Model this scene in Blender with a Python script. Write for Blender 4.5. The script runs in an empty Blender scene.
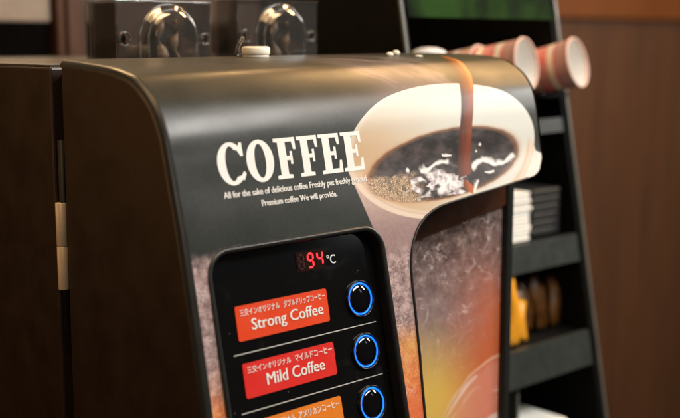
import bpy, bmesh, math, random
import numpy as np
from mathutils import Vector, Matrix
from mathutils.geometry import delaunay_2d_cdt

random.seed(7)
scene = bpy.context.scene
col = scene.collection

# ------------------------------------------------------------------ camera
cam_data = bpy.data.cameras.new('camera')
cam = bpy.data.objects.new('camera', cam_data)
col.objects.link(cam)
FPX = 1100.0
PITCH = math.atan((209 - 40) / FPX)
YAW = math.atan((1550 - 340) / FPX * math.cos(PITCH))      # heading measured from +X towards +Y
cam.location = (-0.432, -0.64, 0.74)
fwd = Vector((math.cos(YAW) * math.cos(PITCH), math.sin(YAW) * math.cos(PITCH), -math.sin(PITCH)))
right = Vector((math.sin(YAW), -math.cos(YAW), 0))
up = right.cross(fwd)
m = Matrix((right, up, -fwd)).transposed()
cam.rotation_euler = m.to_euler()
cam_data.sensor_width = 36.0
cam_data.lens = 36.0 * FPX / 680.0
cam_data.clip_start = 0.02
cam_data.clip_end = 60
cam_data.dof.use_dof = True
cam_data.dof.focus_distance = 0.90
cam_data.dof.aperture_fstop = 4.0
cam_data.dof.aperture_blades = 9
scene.camera = cam

# ------------------------------------------------------------------ world and lamps
world = bpy.data.worlds.new('World')
scene.world = world
world.use_nodes = True
bg = world.node_tree.nodes['Background']
bg.inputs[0].default_value = (0.75, 0.62, 0.5, 1)
bg.inputs[1].default_value = 0.035

def area(name, loc, target, sx, sy, power, color):
    L = bpy.data.lights.new(name, 'AREA')
    L.shape = 'RECTANGLE'; L.size = sx; L.size_y = sy; L.energy = power; L.color = color
    o = bpy.data.objects.new(name, L); col.objects.link(o)
    o.location = loc
    d = Vector(target) - Vector(loc)
    o.rotation_euler = d.to_track_quat('-Z', 'Y').to_euler()
    return o
area('ceiling_panel_lamp', (0.95, -1.25, 1.95), (0.28, 0.0, 0.55), 1.2, 0.5, 39, (1.0, 0.97, 0.92))
area('warm_ceiling_lamp', (1.8, 0.48, 2.05), (0.9, 0.15, 0.7), 2.8, 0.16, 46, (1.0, 0.58, 0.24))
area('warm_side_fill', (-1.3, 1.15, 0.95), (0.0, 0.2, 0.6), 1.4, 1.2, 7.0, (1.0, 0.48, 0.17))  # added fill, gives the side the sheen of a warm wall
area('warm_overhead_fill', (-0.25, -0.05, 2.3), (-0.05, 0.05, 0.7), 1.1, 1.5, 20, (1.0, 0.62, 0.30))  # added above to light the rounded left edge
area('warm_rear_fill', (0.45, 1.22, 1.75), (0.05, 0.15, 0.7), 0.5, 0.25, 7, (1.0, 0.62, 0.28))  # added for the orange line along the top left edge
area('cup_fill', (2.5, -0.9, 1.5), (0.7, 0.2, 0.65), 0.6, 0.6, 27, (1.0, 0.95, 0.88))  # added off-frame fill that brightens the cup mouths
area('left_edge_fill', (-1.5, -2.1, 1.55), (0.0, 0.0, 0.6), 1.1, 0.8, 8, (1.0, 0.82, 0.62))  # added behind the camera to light the lower left edge
area('reflection_strip', (2.5, -2.3, 1.50), (0.3, 0.0, 0.6), 0.14, 0.8, 0.9, (0.92, 0.97, 1.0))  # unseen strip added for reflections in the plate and caps

scene.view_settings.view_transform = 'Standard'
scene.view_settings.look = 'None'
scene.view_settings.exposure = 0.0
scene.view_settings.gamma = 1.0
scene.view_settings.use_curve_mapping = False
scene.cycles.use_denoising = True
scene.cycles.max_bounces = 8
scene.cycles.transparent_max_bounces = 24
scene.cycles.sample_clamp_indirect = 4.0

# ------------------------------------------------------------------ node helpers
def lin(c):
    return tuple(((v / 255) / 12.92 if v / 255 <= 0.04045 else (((v / 255) + 0.055) / 1.055) ** 2.4) for v in c) + (1.0,)

class E:
    """one socket of a material, with arithmetic"""
    def __init__(s, t, k): s.t = t; s.k = k
    def __add__(a, b): return mth(a.t, 'ADD', a, b)
    __radd__ = __add__
    def __sub__(a, b): return mth(a.t, 'SUBTRACT', a, b)
    def __rsub__(a, b): return mth(a.t, 'SUBTRACT', b, a)
    def __mul__(a, b): return mth(a.t, 'MULTIPLY', a, b)
    __rmul__ = __mul__
    def __truediv__(a, b): return mth(a.t, 'DIVIDE', a, b)
    def __neg__(a): return mth(a.t, 'MULTIPLY', a, -1.0)

def put(t, sock, v):
    if isinstance(v, E): t.links.new(v.k, sock)
    elif v is not None: sock.default_value = v

def mth(t, op, *a, clamp=False):
    n = t.nodes.new('ShaderNodeMath'); n.operation = op; n.use_clamp = clamp
    for i, v in enumerate(a): put(t, n.inputs[i], v)
    return E(t, n.outputs[0])
def sst(x, a, b, lo=0.0, hi=1.0):
    n = x.t.nodes.new('ShaderNodeMapRange'); n.interpolation_type = 'SMOOTHSTEP'
    put(x.t, n.inputs[0], x)
    for i, v in zip((1, 2, 3, 4), (a, b, lo, hi)): put(x.t, n.inputs[i], v)
    return E(x.t, n.outputs[0])
def mx(f, a, b):
    n = f.t.nodes.new('ShaderNodeMix'); n.data_type = 'RGBA'
    put(f.t, n.inputs[0], f)
    put(f.t, n.inputs[6], a); put(f.t, n.inputs[7], b)
    return E(f.t, n.outputs[2])
def mulc(a, b):
    t = a.t
    n = t.nodes.new('ShaderNodeMix'); n.data_type = 'RGBA'; n.blend_type = 'MULTIPLY'
    n.inputs[0].default_value = 1.0
    put(t, n.inputs[6], a); put(t, n.inputs[7], b)
    return E(t, n.outputs[2])
def vec(t, x, y, z=0.0):
    n = t.nodes.new('ShaderNodeCombineXYZ')
    for i, v in enumerate((x, y, z)): put(t, n.inputs[i], v)
    return E(t, n.outputs[0])
def noise(p, scale, detail=3.0, rough=0.55, dist=0.0):
    n = p.t.nodes.new('ShaderNodeTexNoise')
    put(p.t, n.inputs['Vector'], p)
    n.inputs['Scale'].default_value = scale; n.inputs['Detail'].default_value = detail
    n.inputs['Roughness'].default_value = rough; n.inputs['Distortion'].default_value = dist
    return E(p.t, n.outputs[0])
def voro(p, scale, feature='F1', out=0, rnd=1.0):
    n = p.t.nodes.new('ShaderNodeTexVoronoi'); n.feature = feature
    put(p.t, n.inputs['Vector'], p); n.inputs['Scale'].default_value = scale
    n.inputs['Randomness'].default_value = rnd
    return E(p.t, n.outputs[out])
def sep(p):
    n = p.t.nodes.new('ShaderNodeSeparateXYZ'); put(p.t, n.inputs[0], p)
    return E(p.t, n.outputs[0]), E(p.t, n.outputs[1]), E(p.t, n.outputs[2])
def coords(t, which='Object'):
    n = t.nodes.new('ShaderNodeTexCoord')
    return E(t, n.outputs[which])
def bump(t, h, strength, dist):
    n = t.nodes.new('ShaderNodeBump'); put(t, n.inputs['Height'], h)
    n.inputs['Strength'].default_value = strength; n.inputs['Distance'].default_value = dist
    return E(t, n.outputs[0])

def new_mat(name):
    mt = bpy.data.materials.new(name); mt.use_nodes = True
    return mt, mt.node_tree, mt.node_tree.nodes['Principled BSDF']

def plain(name, rgb, rough=0.5, metal=0.0, spec=0.5, var=0.12, vscale=30.0, bumpk=0.0, bscale=600.0, dust=0.0, coat=0.0):
    """paint / plastic with a little unevenness and, if asked, dust specks"""
    mt, t, b = new_mat(name)
    p = coords(t)
    n1 = noise(p, vscale, 4.0, 0.6)
    c = lin(rgb)
    dk = tuple(v * (1 - var) for v in c[:3]) + (1,); lt = tuple(min(1, v * (1 + var)) for v in c[:3]) + (1,)
    colr = mx(sst(n1, 0.3, 0.7), dk, lt)
    if dust:
        d = voro(p, 170.0); r = noise(p, 45.0, 1.0)
        m_ = sst(d, 0.10, 0.05) * sst(r, 0.55, 0.68) * dust
        colr = mx(m_, colr, lin((150, 140, 128)))
    put(t, b.inputs['Base Color'], colr)
    put(t, b.inputs['Roughness'], sst(noise(p, vscale * 2.3, 3.0), 0.25, 0.75, max(0.02, rough * 0.85), min(1, rough * 1.15)))
    b.inputs['Metallic'].default_value = metal
    b.inputs['Specular IOR Level'].default_value = spec
    b.inputs['Coat Weight'].default_value = coat
    if bumpk:
        put(t, b.inputs['Normal'], bump(t, noise(p, bscale, 2.0), bumpk, 0.0004))
    return mt

def emit(name, rgb, strength):
    mt, t, b = new_mat(name)
    b.inputs['Base Color'].default_value = lin(rgb)
    b.inputs['Emission Color'].default_value = lin(rgb)
    b.inputs['Emission Strength'].default_value = strength
    b.inputs['Roughness'].default_value = 0.4
    return mt

def clear(name, tint, refl=0.25, haze=0.02):
    """thin clear acrylic sheet"""
    mt, t, b = new_mat(name)
    out = t.nodes['Material Output']
    tr = t.nodes.new('ShaderNodeBsdfTransparent'); tr.inputs[0].default_value = tint
    gl = t.nodes.new('ShaderNodeBsdfGlossy'); gl.inputs['Roughness'].default_value = 0.06
    fr = t.nodes.new('ShaderNodeFresnel'); fr.inputs[0].default_value = 1.5
    f = E(t, fr.outputs[0]) * 1.5 + sst(noise(coords(t), 60.0, 4.0), 0.5, 0.8, 0.0, refl)
    ms = t.nodes.new('ShaderNodeMixShader'); put(t, ms.inputs[0], mth(t, 'MINIMUM', f, 0.9))
    t.links.new(tr.outputs[0], ms.inputs[1]); t.links.new(gl.outputs[0], ms.inputs[2])
    df = t.nodes.new('ShaderNodeBsdfDiffuse'); df.inputs[0].default_value = (0.75, 0.75, 0.74, 1)
    m2_ = t.nodes.new('ShaderNodeMixShader'); m2_.inputs[0].default_value = haze
    t.links.new(ms.outputs[0], m2_.inputs[1]); t.links.new(df.outputs[0], m2_.inputs[2])
    t.links.new(m2_.outputs[0], out.inputs[0])
    t.nodes.remove(b)
    return mt

def wood(name, dark, light, rough=0.45, sx=6.0):
    mt, t, b = new_mat(name)
    p = coords(t); x, y, z = sep(p)
    q = vec(t, x * sx, y * sx, z * 0.35)
    g = noise(q, 6.0, 6.0, 0.6, 0.6)
    g2 = noise(q, 40.0, 3.0, 0.6)
    c = mx(sst(g * 0.7 + g2 * 0.3, 0.3, 0.7), lin(dark), lin(light))
    put(t, b.inputs['Base Color'], c)
    b.inputs['Roughness'].default_value = rough
    return mt

# ------------------------------------------------------------------ mesh helpers
def link(o, parent):
    col.objects.link(o)
    if parent is not None: o.parent = parent
    return o
def obj(name, verts, faces, mat, parent=None, smooth=False, normals=None, uvs=None):
    me = bpy.data.meshes.new(name)
    me.from_pydata([tuple(map(float, v)) for v in verts], [], [tuple(f) for f in faces])
    me.materials.append(mat)
    if uvs is not None:
        ul = me.uv_layers.new(name='UVMap')
        li = np.zeros(len(me.loops), dtype=np.int32); me.loops.foreach_get('vertex_index', li)
        ul.data.foreach_set('uv', np.asarray(uvs, dtype=np.float32)[li].ravel())
    if smooth or normals is not None:
        me.polygons.foreach_set('use_smooth', [True] * len(me.polygons))
    me.update()
    if normals is not None:
        me.normals_split_custom_set_from_vertices([tuple(map(float, n)) for n in normals])
    return link(bpy.data.objects.new(name, me), parent)
def from_bm(name, bm, mat, parent=None, smooth=False):
    me = bpy.data.meshes.new(name); bm.to_mesh(me); bm.free()
    me.materials.append(mat)
    if smooth: me.polygons.foreach_set('use_smooth', [True] * len(me.polygons))
    return link(bpy.data.objects.new(name, me), parent)
def box(name, lo, hi, mat, parent=None, bev=0.0, seg=2):
    bm = bmesh.new(); bmesh.ops.create_cube(bm, size=1.0)
    for v in bm.verts:
        v.co = Vector([(lo[i] + hi[i]) / 2 + v.co[i] * (hi[i] - lo[i]) for i in range(3)])
    if bev: bmesh.ops.bevel(bm, geom=bm.edges[:], offset=bev, segments=seg, profile=0.5, affect='EDGES')
    return from_bm(name, bm, mat, parent, smooth=False)
def prism(name, pts, axis, a, b, mat, parent=None, bev=0.0):
    """a polygon in the two other axes pushed out along one axis, from a to b"""
    def put3(p, w):
        if axis == 0: return (w, p[0], p[1])
        if axis == 1: return (p[0], w, p[1])
        return (p[0], p[1], w)
    bm = bmesh.new()
    A = [bm.verts.new(put3(p, a)) for p in pts]; B = [bm.verts.new(put3(p, b)) for p in pts]
    n = len(pts)
    bm.faces.new(A[::-1]); bm.faces.new(B)
    for i in range(n): bm.faces.new((A[i], A[(i + 1) % n], B[(i + 1) % n], B[i]))
    bmesh.ops.recalc_face_normals(bm, faces=bm.faces[:])
    if bev: bmesh.ops.bevel(bm, geom=bm.edges[:], offset=bev, segments=2, profile=0.5, affect='EDGES')
    return from_bm(name, bm, mat, parent)
def lathe(name, prof, mat, parent=None, seg=40, loc=(0, 0, 0), closed=False, smooth=True, M=None):
    """prof: (radius, height) pairs turned about Z; M turns and moves the result"""
    bm = bmesh.new(); rings = []
    for r, z in prof:
        rings.append([bm.verts.new((r * math.cos(2 * math.pi * k / seg), r * math.sin(2 * math.pi * k / seg), z)) for k in range(seg)])
    for i in range(len(rings) - 1):
        for k in range(seg):
            bm.faces.new((rings[i][k], rings[i][(k + 1) % seg], rings[i + 1][(k + 1) % seg], rings[i + 1][k]))
    if not closed:
        if prof[0][0] > 1e-5: bm.faces.new(rings[0][::-1])
        if prof[-1][0] > 1e-5: bm.faces.new(rings[-1])
    bmesh.ops.remove_doubles(bm, verts=bm.verts[:], dist=1e-6)
    bmesh.ops.recalc_face_normals(bm, faces=bm.faces[:])
    if M is not None: bmesh.ops.transform(bm, matrix=M, verts=bm.verts[:])
    o = from_bm(name, bm, mat, parent, smooth)
    o.location = loc
    return o
def tube(name, pts, r, mat, parent=None, seg=10, radii=None):
    bm = bmesh.new(); rings = []
    P = [Vector(p) for p in pts]
    prev = None
    for i, p in enumerate(P):
        d = (P[min(i + 1, len(P) - 1)] - P[max(i - 1, 0)]).normalized()
        a = (prev - d * prev.dot(d)) if prev is not None else d.orthogonal()
        a.normalize(); b = d.cross(a); prev = a
        rr = radii[i] if radii else r
        rings.append([bm.verts.new(p + (a * math.cos(2 * math.pi * k / seg) + b * math.sin(2 * math.pi * k / seg)) * rr) for k in range(seg)])
    for i in range(len(rings) - 1):
        for k in range(seg):
            bm.faces.new((rings[i][k], rings[i][(k + 1) % seg], rings[i + 1][(k + 1) % seg], rings[i + 1][k]))
    bm.faces.new(rings[0][::-1]); bm.faces.new(rings[-1])
    bmesh.ops.recalc_face_normals(bm, faces=bm.faces[:])
    return from_bm(name, bm, mat, parent, True)
def tag(o, label, cat, group=None):
    o['label'] = label; o['category'] = cat
    if group: o['group'] = group
    return o
def thing(name, label, cat, loc=(0, 0, 0), group=None):
    o = bpy.data.objects.new(name, None); col.objects.link(o); o.location = loc
    o.empty_display_size = 0.05
    return tag(o, label, cat, group)
def inside(poly, x, y):
    c = False; n = len(poly); j = n - 1
    for i in range(n):
        xi, yi = poly[i]; xj, yj = poly[j]
        if (yi > y) != (yj > y) and x < (xj - xi) * (y - yi) / (yj - yi) + xi: c = not c
        j = i
    return c
def resample(poly, step):
    out = []
    for i in range(len(poly)):
        a = poly[i]; b = poly[(i + 1) % len(poly)]
        L = math.hypot(b[0] - a[0], b[1] - a[1]); n = max(1, int(math.ceil(L / step)))
        for k in range(n): out.append((a[0] + (b[0] - a[0]) * k / n, a[1] + (b[1] - a[1]) * k / n))
    return out
def sheet(outer, holes, xs, ys, margin=0.0015):
    """flat triangulated sheet with holes: 2D points and triangles"""
    loops = [outer] + holes
    pts = []; edges = []
    for L in loops:
        s = len(pts); n = len(L)
        pts += [Vector(p) for p in L]
        edges += [(s + i, s + (i + 1) % n) for i in range(n)]
    bnd = np.array([tuple(p) for p in pts])
    for x in xs:
        for y in ys:
            if inside(outer, x, y) and not any(inside(h, x, y) for h in holes):
                if np.min((bnd[:, 0] - x) ** 2 + (bnd[:, 1] - y) ** 2) > margin * margin: pts.append(Vector((x, y)))
    V, _, F, *_r = delaunay_2d_cdt(pts, edges, [], 0, 1e-6)
    T = []
    for f in F:
        cx_ = sum(V[i].x for i in f) / len(f); cy_ = sum(V[i].y for i in f) / len(f)
        if inside(outer, cx_, cy_) and not any(inside(h, cx_, cy_) for h in holes): T.append(tuple(f))
    return [(v.x, v.y) for v in V], T
def rrect(x0, x1, y0, y1, r, inset=0.0, seg=10):
    x0 += inset; x1 -= inset; y0 += inset; y1 -= inset; r = max(r - inset, 0.0004)
    out = []
    for cx_, cy_, a0 in ((x1 - r, y0 + r, -90), (x1 - r, y1 - r, 0), (x0 + r, y1 - r, 90), (x0 + r, y0 + r, 180)):
        for k in range(seg + 1):
            a = math.radians(a0 + 90 * k / seg)
            out.append((cx_ + r * math.cos(a), cy_ + r * math.sin(a)))
    return out

# ------------------------------------------------------------------ the shape of the machine's door
W = 0.43
PL = np.array([(.158, .7245), (.1216, .7225), (.0725, .7175), (.0523, .7124), (.0381, .7041), (.0281, .6957), (.0209, .6862), (.0139, .6736), (.0089, .6567), (.003, .6344), (-.0024, .6152), (-.0095, .5846), (-.0315, .4779), (-.0665, .31), (-.070, .26), (-.070, .06)])
PR = np.array([(.158, .7265), (.1200, .7260), (.0735, .7235), (.0527, .7195), (.0350, .7100), (.0262, .7015), (.0210, .6935), (.0162, .6790), (.0125, .6610), (.0085, .6360), (.003, .6150), (-.005, .5846), (-.027, .4779), (-.0625, .31), (-.066, .26), (-.066, .06)])
KV = np.concatenate([[0], np.cumsum(np.hypot(*np.diff(PL, axis=0).T))])
VMAX = float(KV[-1])
def spl(yk, x):
    h = np.diff(KV); d = np.diff(yk) / h; mm = np.zeros_like(yk)
    mm[1:-1] = (d[:-1] * h[1:] + d[1:] * h[:-1]) / (h[:-1] + h[1:])
    mm[0] = d[0]; mm[-1] = d[-1]
    i = np.clip(np.searchsorted(KV, x, side='right') - 1, 0, len(h) - 1)
    t = (x - KV[i]) / h[i]
    return yk[i] * (1 + 2 * t) * (1 - t) ** 2 + mm[i] * h[i] * t * (1 - t) ** 2 + yk[i + 1] * t * t * (3 - 2 * t) + mm[i + 1] * h[i] * t * t * (t - 1)
def S0(X, v):
    X = np.asarray(X, float); v = np.asarray(v, float); w = X / W
    return np.stack([X, (1 - w) * spl(PL[:, 0], v) + w * spl(PR[:, 0], v), (1 - w) * spl(PL[:, 1], v) + w * spl(PR[:, 1], v)], -1)
def SN(X, v):
    e = 5e-4; X = np.asarray(X, float); v = np.asarray(v, float)
    n = np.cross(S0(X, v + e) - S0(X, v - e), S0(X + e, v) - S0(X - e, v))
    return n / np.linalg.norm(n, axis=-1, keepdims=True)
def S(X, v, d=0.0):
    return S0(X, v) + SN(X, v) * np.asarray(d, float)[..., None]

def skin(name, pts2, tris, d, mat, parent, smooth=True):
    """a flat sheet (X, v) laid on the door's curved front, d metres proud of it"""
    a = np.array(pts2)
    P = S(a[:, 0], a[:, 1], np.zeros(len(a)) + d); N = SN(a[:, 0], a[:, 1])
    F = []
    for f in tris:
        (x0, y0), (x1, y1), (x2, y2) = (pts2[f[0]], pts2[f[1]], pts2[f[2]])
        ccw = (x1 - x0) * (y2 - y0) - (x2 - x0) * (y1 - y0) > 0
        F.append(tuple(f[::-1]) if ccw else tuple(f))
    return obj(name, P, F, mat, parent, normals=N if smooth else None, uvs=a)
def loft(name, loops, mat, parent, smooth=True, closed=True):
    """quads between successive loops of 3D points"""
    n = len(loops[0]); V = [p for L in loops for p in L]; F = []
    for i in range(len(loops) - 1):
        for k in range(n if closed else n - 1):
            F.append((i * n + k, i * n + (k + 1) % n, (i + 1) * n + (k + 1) % n, (i + 1) * n + k))
    o = obj(name, V, F, mat, parent, smooth=smooth)
    return o

# ------------------------------------------------------------------ materials
BLK = lin((44, 47, 45))
def rock_color(t, p, k, warm):
    """mottled purple-grey ground coffee picture with pale veins and gold specks"""
    n1 = noise(p, 120.0, 6.0, 0.65); n2 = noise(p, 420.0, 4.0, 0.7)
    c = mx(sst(n1 * 0.6 + n2 * 0.4, 0.36, 0.66), lin((118, 96, 98)), lin((206, 180, 178)))
    warmc = mx(sst(n1 * 0.5 + n2 * 0.5, 0.36, 0.66), lin((206, 108, 60)), lin((236, 168, 108)))
    c = mx(warm, c, warmc)
    vein = mth(t, 'ABSOLUTE', noise(p, 60.0, 5.0, 0.6, 1.2) - 0.5)
    c = mx(sst(vein, 0.016, 0.002) * sst(noise(p, 50.0, 2.0), 0.5, 0.62) * 0.7, c, lin((236, 222, 220)))
    sp = voro(p, 520.0)
    c = mx(sst(sp, 0.26, 0.14) * sst(noise(p, 150.0, 2.0), 0.52, 0.66), c, lin((244, 214, 150)))
    return c

def front_print():
    mt, t, b = new_mat('printed_front')
    uvn = coords(t, 'UV'); x, y, _ = sep(uvn)
    p = uvn
    nz = noise(p, 90.0, 4.0); nlo = noise(p, 25.0, 3.0); fine = noise(p, 900.0, 2.0)
    # satin black ground of the print
    c = mx(sst(noise(p, 300.0, 4.0), 0.35, 0.7), lin((38, 42, 40)), lin((45, 49, 46)))
    # drifting steam over the shoulder
    sx_ = x + (y - 0.1) * -0.9
    wv = noise(vec(t, sx_ * 38.0, y * 7.0 + nlo * 1.6), 1.0, 3.0, 0.5, 0.8)
    stm = sst(wv, 0.44, 0.72) * sst(x, 0.185, 0.24) * sst(x, 0.345, 0.30) * sst(y, 0.03, 0.07) * sst(y, 0.175, 0.13)
    haze_ = sst(x, 0.19, 0.26) * sst(y, 0.10, 0.14) * sst(x, 0.33, 0.28)
    c = mx(mth(t, 'MAXIMUM', stm * 0.55, haze_ * 0.42), c, lin((138, 124, 134)))
    # ground coffee picture
    yy = y + (nz - 0.5) * 0.016
    warm = sst(y + (nlo - 0.5) * 0.05, 0.325, 0.372)
    rk = rock_color(t, p, 1.0, warm)
    yel = sst(mth(t, 'ABSOLUTE', y - 0.352), 0.02, 0.0) * sst(x, 0.19, 0.21) * 0.5
    rk = mx(yel, rk, lin((225, 165, 70)))
    rk = mx(sst(y, 0.37, 0.41) * sst(x, 0.15, 0.2) * 0.7, rk, lin((214, 98, 62)))
    c = mx(sst(yy, 0.247, 0.262), c, rk)
    # paper cup: outside wall
    lx = 0.171 + (y - 0.205) * 0.36
    body = sst(x - lx, -0.0008, 0.0008) * sst(y, 0.199, 0.201) * sst(x, mth(t, 'ADD', sst(y, 0.203, 0.211) * 0.02, 0.4195), mth(t, 'ADD', sst(y, 0.203, 0.211) * 0.02, 0.4185)) * sst(yy, 0.285, 0.262)
    bodyc = mx(sst(y, 0.212, 0.262), lin((206, 180, 168)), lin((158, 132, 130)))
    bodyc = mx(sst(x, 0.25, 0.36), bodyc, lin((236, 231, 220)))
    bodyc = mulc(bodyc, mx(sst(noise(p, 240.0, 5.0), 0.3, 0.7), (0.86, 0.86, 0.87, 1), (1, 1, 1, 1)))
    c = mx(body, c, bodyc)
    # mouth of the cup
    def ell(cx_, cy_, rx, ry, rot):
        ca, sa = math.cos(rot), math.sin(rot)
        dx = x - cx_; dy = y - cy_
        a = (dx * ca + dy * sa) / rx; q = (dy * ca - dx * sa) / ry
        return mth(t, 'SQRT', a * a + q * q), q
    er, eq = ell(0.2955, 0.1935, 0.1250, 0.0590, -0.050)
    wall = mx(sst(x + (y - 0.17) * -0.6, 0.17, 0.33), lin((204, 174, 138)), lin((218, 220, 212)))
    wall = mx(sst(y, 0.185, 0.145) * 0.8, wall, lin((208, 212, 205)))
    wall = mx(sst(er, 0.93, 0.985) * 0.45, wall, lin((226, 226, 219)))
    rimf = sst(eq, 0.0, 0.25)
    wall = mx(rimf * sst(er, 0.86, 0.93), wall, lin((226, 208, 190)))
    wall = mx(rimf * sst(er, 0.90, 0.925) * sst(er, 0.955, 0.93) * 0.45, wall, lin((196, 164, 136)))
    wall = mx(rimf * sst(er, 0.985, 1.0) * 0.4, wall, lin((205, 172, 156)))
    c = mx(sst(er, 1.004, 0.996), c, wall)
    # coffee
    cr, cq = ell(0.2920, 0.2063, 0.1010, 0.0280, -0.075)
    cr = cr + (nz - 0.5) * 0.05
    cofc = mx(sst(noise(vec(t, x, y * 2.2), 45.0, 4.0, 0.55, 0.3), 0.38, 0.70), lin((30, 22, 20)), lin((80, 68, 67)))
    cofc = mx(sst(cr, 0.90, 1.0) * 0.6, cofc, lin((150, 104, 70)))
    inm = sst(cr, 1.05, 0.985)
    c = mx(sst(cr, 1.12, 0.99) * 0.5, c, lin((196, 138, 88)))
    c = mx(inm, c, cofc)
    # foam bubbles on the left of the coffee
    bd = voro(vec(t, x, y * 1.35), 420.0); be = voro(vec(t, x, y * 1.35), 420.0, 'DISTANCE_TO_EDGE')
    bub = mx(sst(be, 0.02, 0.14), lin((128, 98, 76)), lin((206, 180, 146)))
    bub = mx(sst(bd, 0.22, 0.10), bub, lin((250, 240, 220)))
    fmask = inm * sst(y + (x - 0.19) * 0.02 + (nz - 0.5) * 0.010, 0.2095, 0.2135) * sst(x + (nz - 0.5) * 0.03, 0.262, 0.236)
    c = mx(fmask * sst(noise(p, 160.0, 3.0) + sst(cr, 0.7, 1.0) * 0.16, 0.42, 0.60, 0.35, 0.95), c, bub)
    # pale crests where the jet lands
    soft = noise(p, 55.0, 1.0, 0.4)
    crest = noise(vec(t, x + y * 0.7, y * 2.3 - x * 0.35), 62.0, 2.0, 0.45, 0.5)
    dl = mth(t, 'SQRT', (x - 0.277) * (x - 0.277) * 0.45 + (y - 0.2215) * (y - 0.2215) * 4.0)
    cm = inm * sst(crest + sst(dl, 0.036, 0.004) * 0.15, 0.525, 0.66) * sst(dl, 0.036, 0.026)
    c = mx(cm * 0.92, c, mx(sst(noise(p, 120.0, 2.0), 0.38, 0.6), lin((176, 160, 172)), lin((248, 244, 242))))
    def stroke(pts, w0):
        f = None
        for (x0, y0), (x1, y1) in zip(pts[:-1], pts[1:]):
            bx, by = x1 - x0, y1 - y0; L2 = bx * bx + by * by
            px = x - x0; py = y + (soft - 0.5) * 0.010 - y0
            h = mth(t, 'MULTIPLY', px * bx + py * by, 1.0 / L2, clamp=True)
            qx = px - h * bx; qy = py - h * by
            d = mth(t, 'SQRT', qx * qx + qy * qy)
            f = d if f is None else mth(t, 'MINIMUM', f, d)
        return sst(f * sst(noise(p, 90.0, 1.0), 0.3, 0.7, 0.6, 1.8), w0 * 1.15, w0 * 0.15)
    for pts, w0 in (([(.324, .2135), (.334, .2085), (.3455, .2080), (.358, .2120), (.368, .2115), (.3835, .2055)], .0030),
                    ([(.340, .2185), (.352, .2165)], .0016), ([(.256, .2085), (.266, .2085), (.2755, .2055), (.291, .2045)], .0032),
                    ([(.286, .2000), (.297, .1990)], .0016), ([(.321, .2330), (.327, .2235)], .0026), ([(.2393, .208), (.2398, .2082)], .0022),
                    ([(.3383, .1925), (.339, .1926)], .0016), ([(.3318, .1985), (.3324, .1988)], .0013), ([(.275, .2275), (.290, .2215), (.297, .224)], .0030)):
        c = mx(stroke(pts, w0) * 0.93, c, lin((250, 246, 244)))
    # the jet of coffee
    dv = y - 0.16
    ctr = 0.3283 - 0.375 * dv + 1.25 * dv * dv
    hw = sst(y, 0.066, 0.105, 0.002, 0.0104) - sst(y, 0.12, 0.16) * 0.0018
    s = (x - ctr) / hw
    jm = sst(mth(t, 'ABSOLUTE', s), 1.06, 0.94) * sst(y, 0.0665, 0.0675) * sst(y + s * 0.0015, 0.2192, 0.2178)
    jn = noise(vec(t, s * 1.3 + 3.0, y * 14.0), 2.2, 3.0, 0.5)
    jc = mx(sst(s + (jn - 0.5) * 1.2, -0.9, 0.5), lin((56, 28, 17)), lin((134, 60, 22)))
    jc = mx(sst(s + (jn - 0.5) * 1.0, 0.25, 0.75) * sst(y, 0.165, 0.11), jc, lin((200, 124, 58)))
    jc = mx(sst(y, 0.15, 0.21) * 0.45, jc, lin((104, 42, 16)))
    c = mx(jm, c, jc)
    tri = sst(mth(t, 'ABSOLUTE', x - 0.312 - (y - 0.226) * 0.6) * 1.2 + mth(t, 'ABSOLUTE', y - 0.2275), 0.0085, 0.0075)
    c = mx(tri * sst(y, 0.2205, 0.222), c, mx(sst(x, 0.307, 0.318), lin((120, 66, 40)), lin((190, 96, 40))))
    # fine dust
    ds = voro(p, 240.0)
    c = mx(sst(ds, 0.07, 0.04) * sst(noise(p, 60.0, 1.0), 0.55, 0.7) * 0.5, c, lin((170, 165, 155)))
    put(t, b.inputs['Base Color'], c)
    put(t, b.inputs['Roughness'], sst(nlo, 0.3, 0.7, 0.31, 0.36))
    b.inputs['Specular IOR Level'].default_value = 0.5
    put(t, b.inputs['Normal'], bump(t, fine, 0.08, 0.0003))
    return mt

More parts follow.
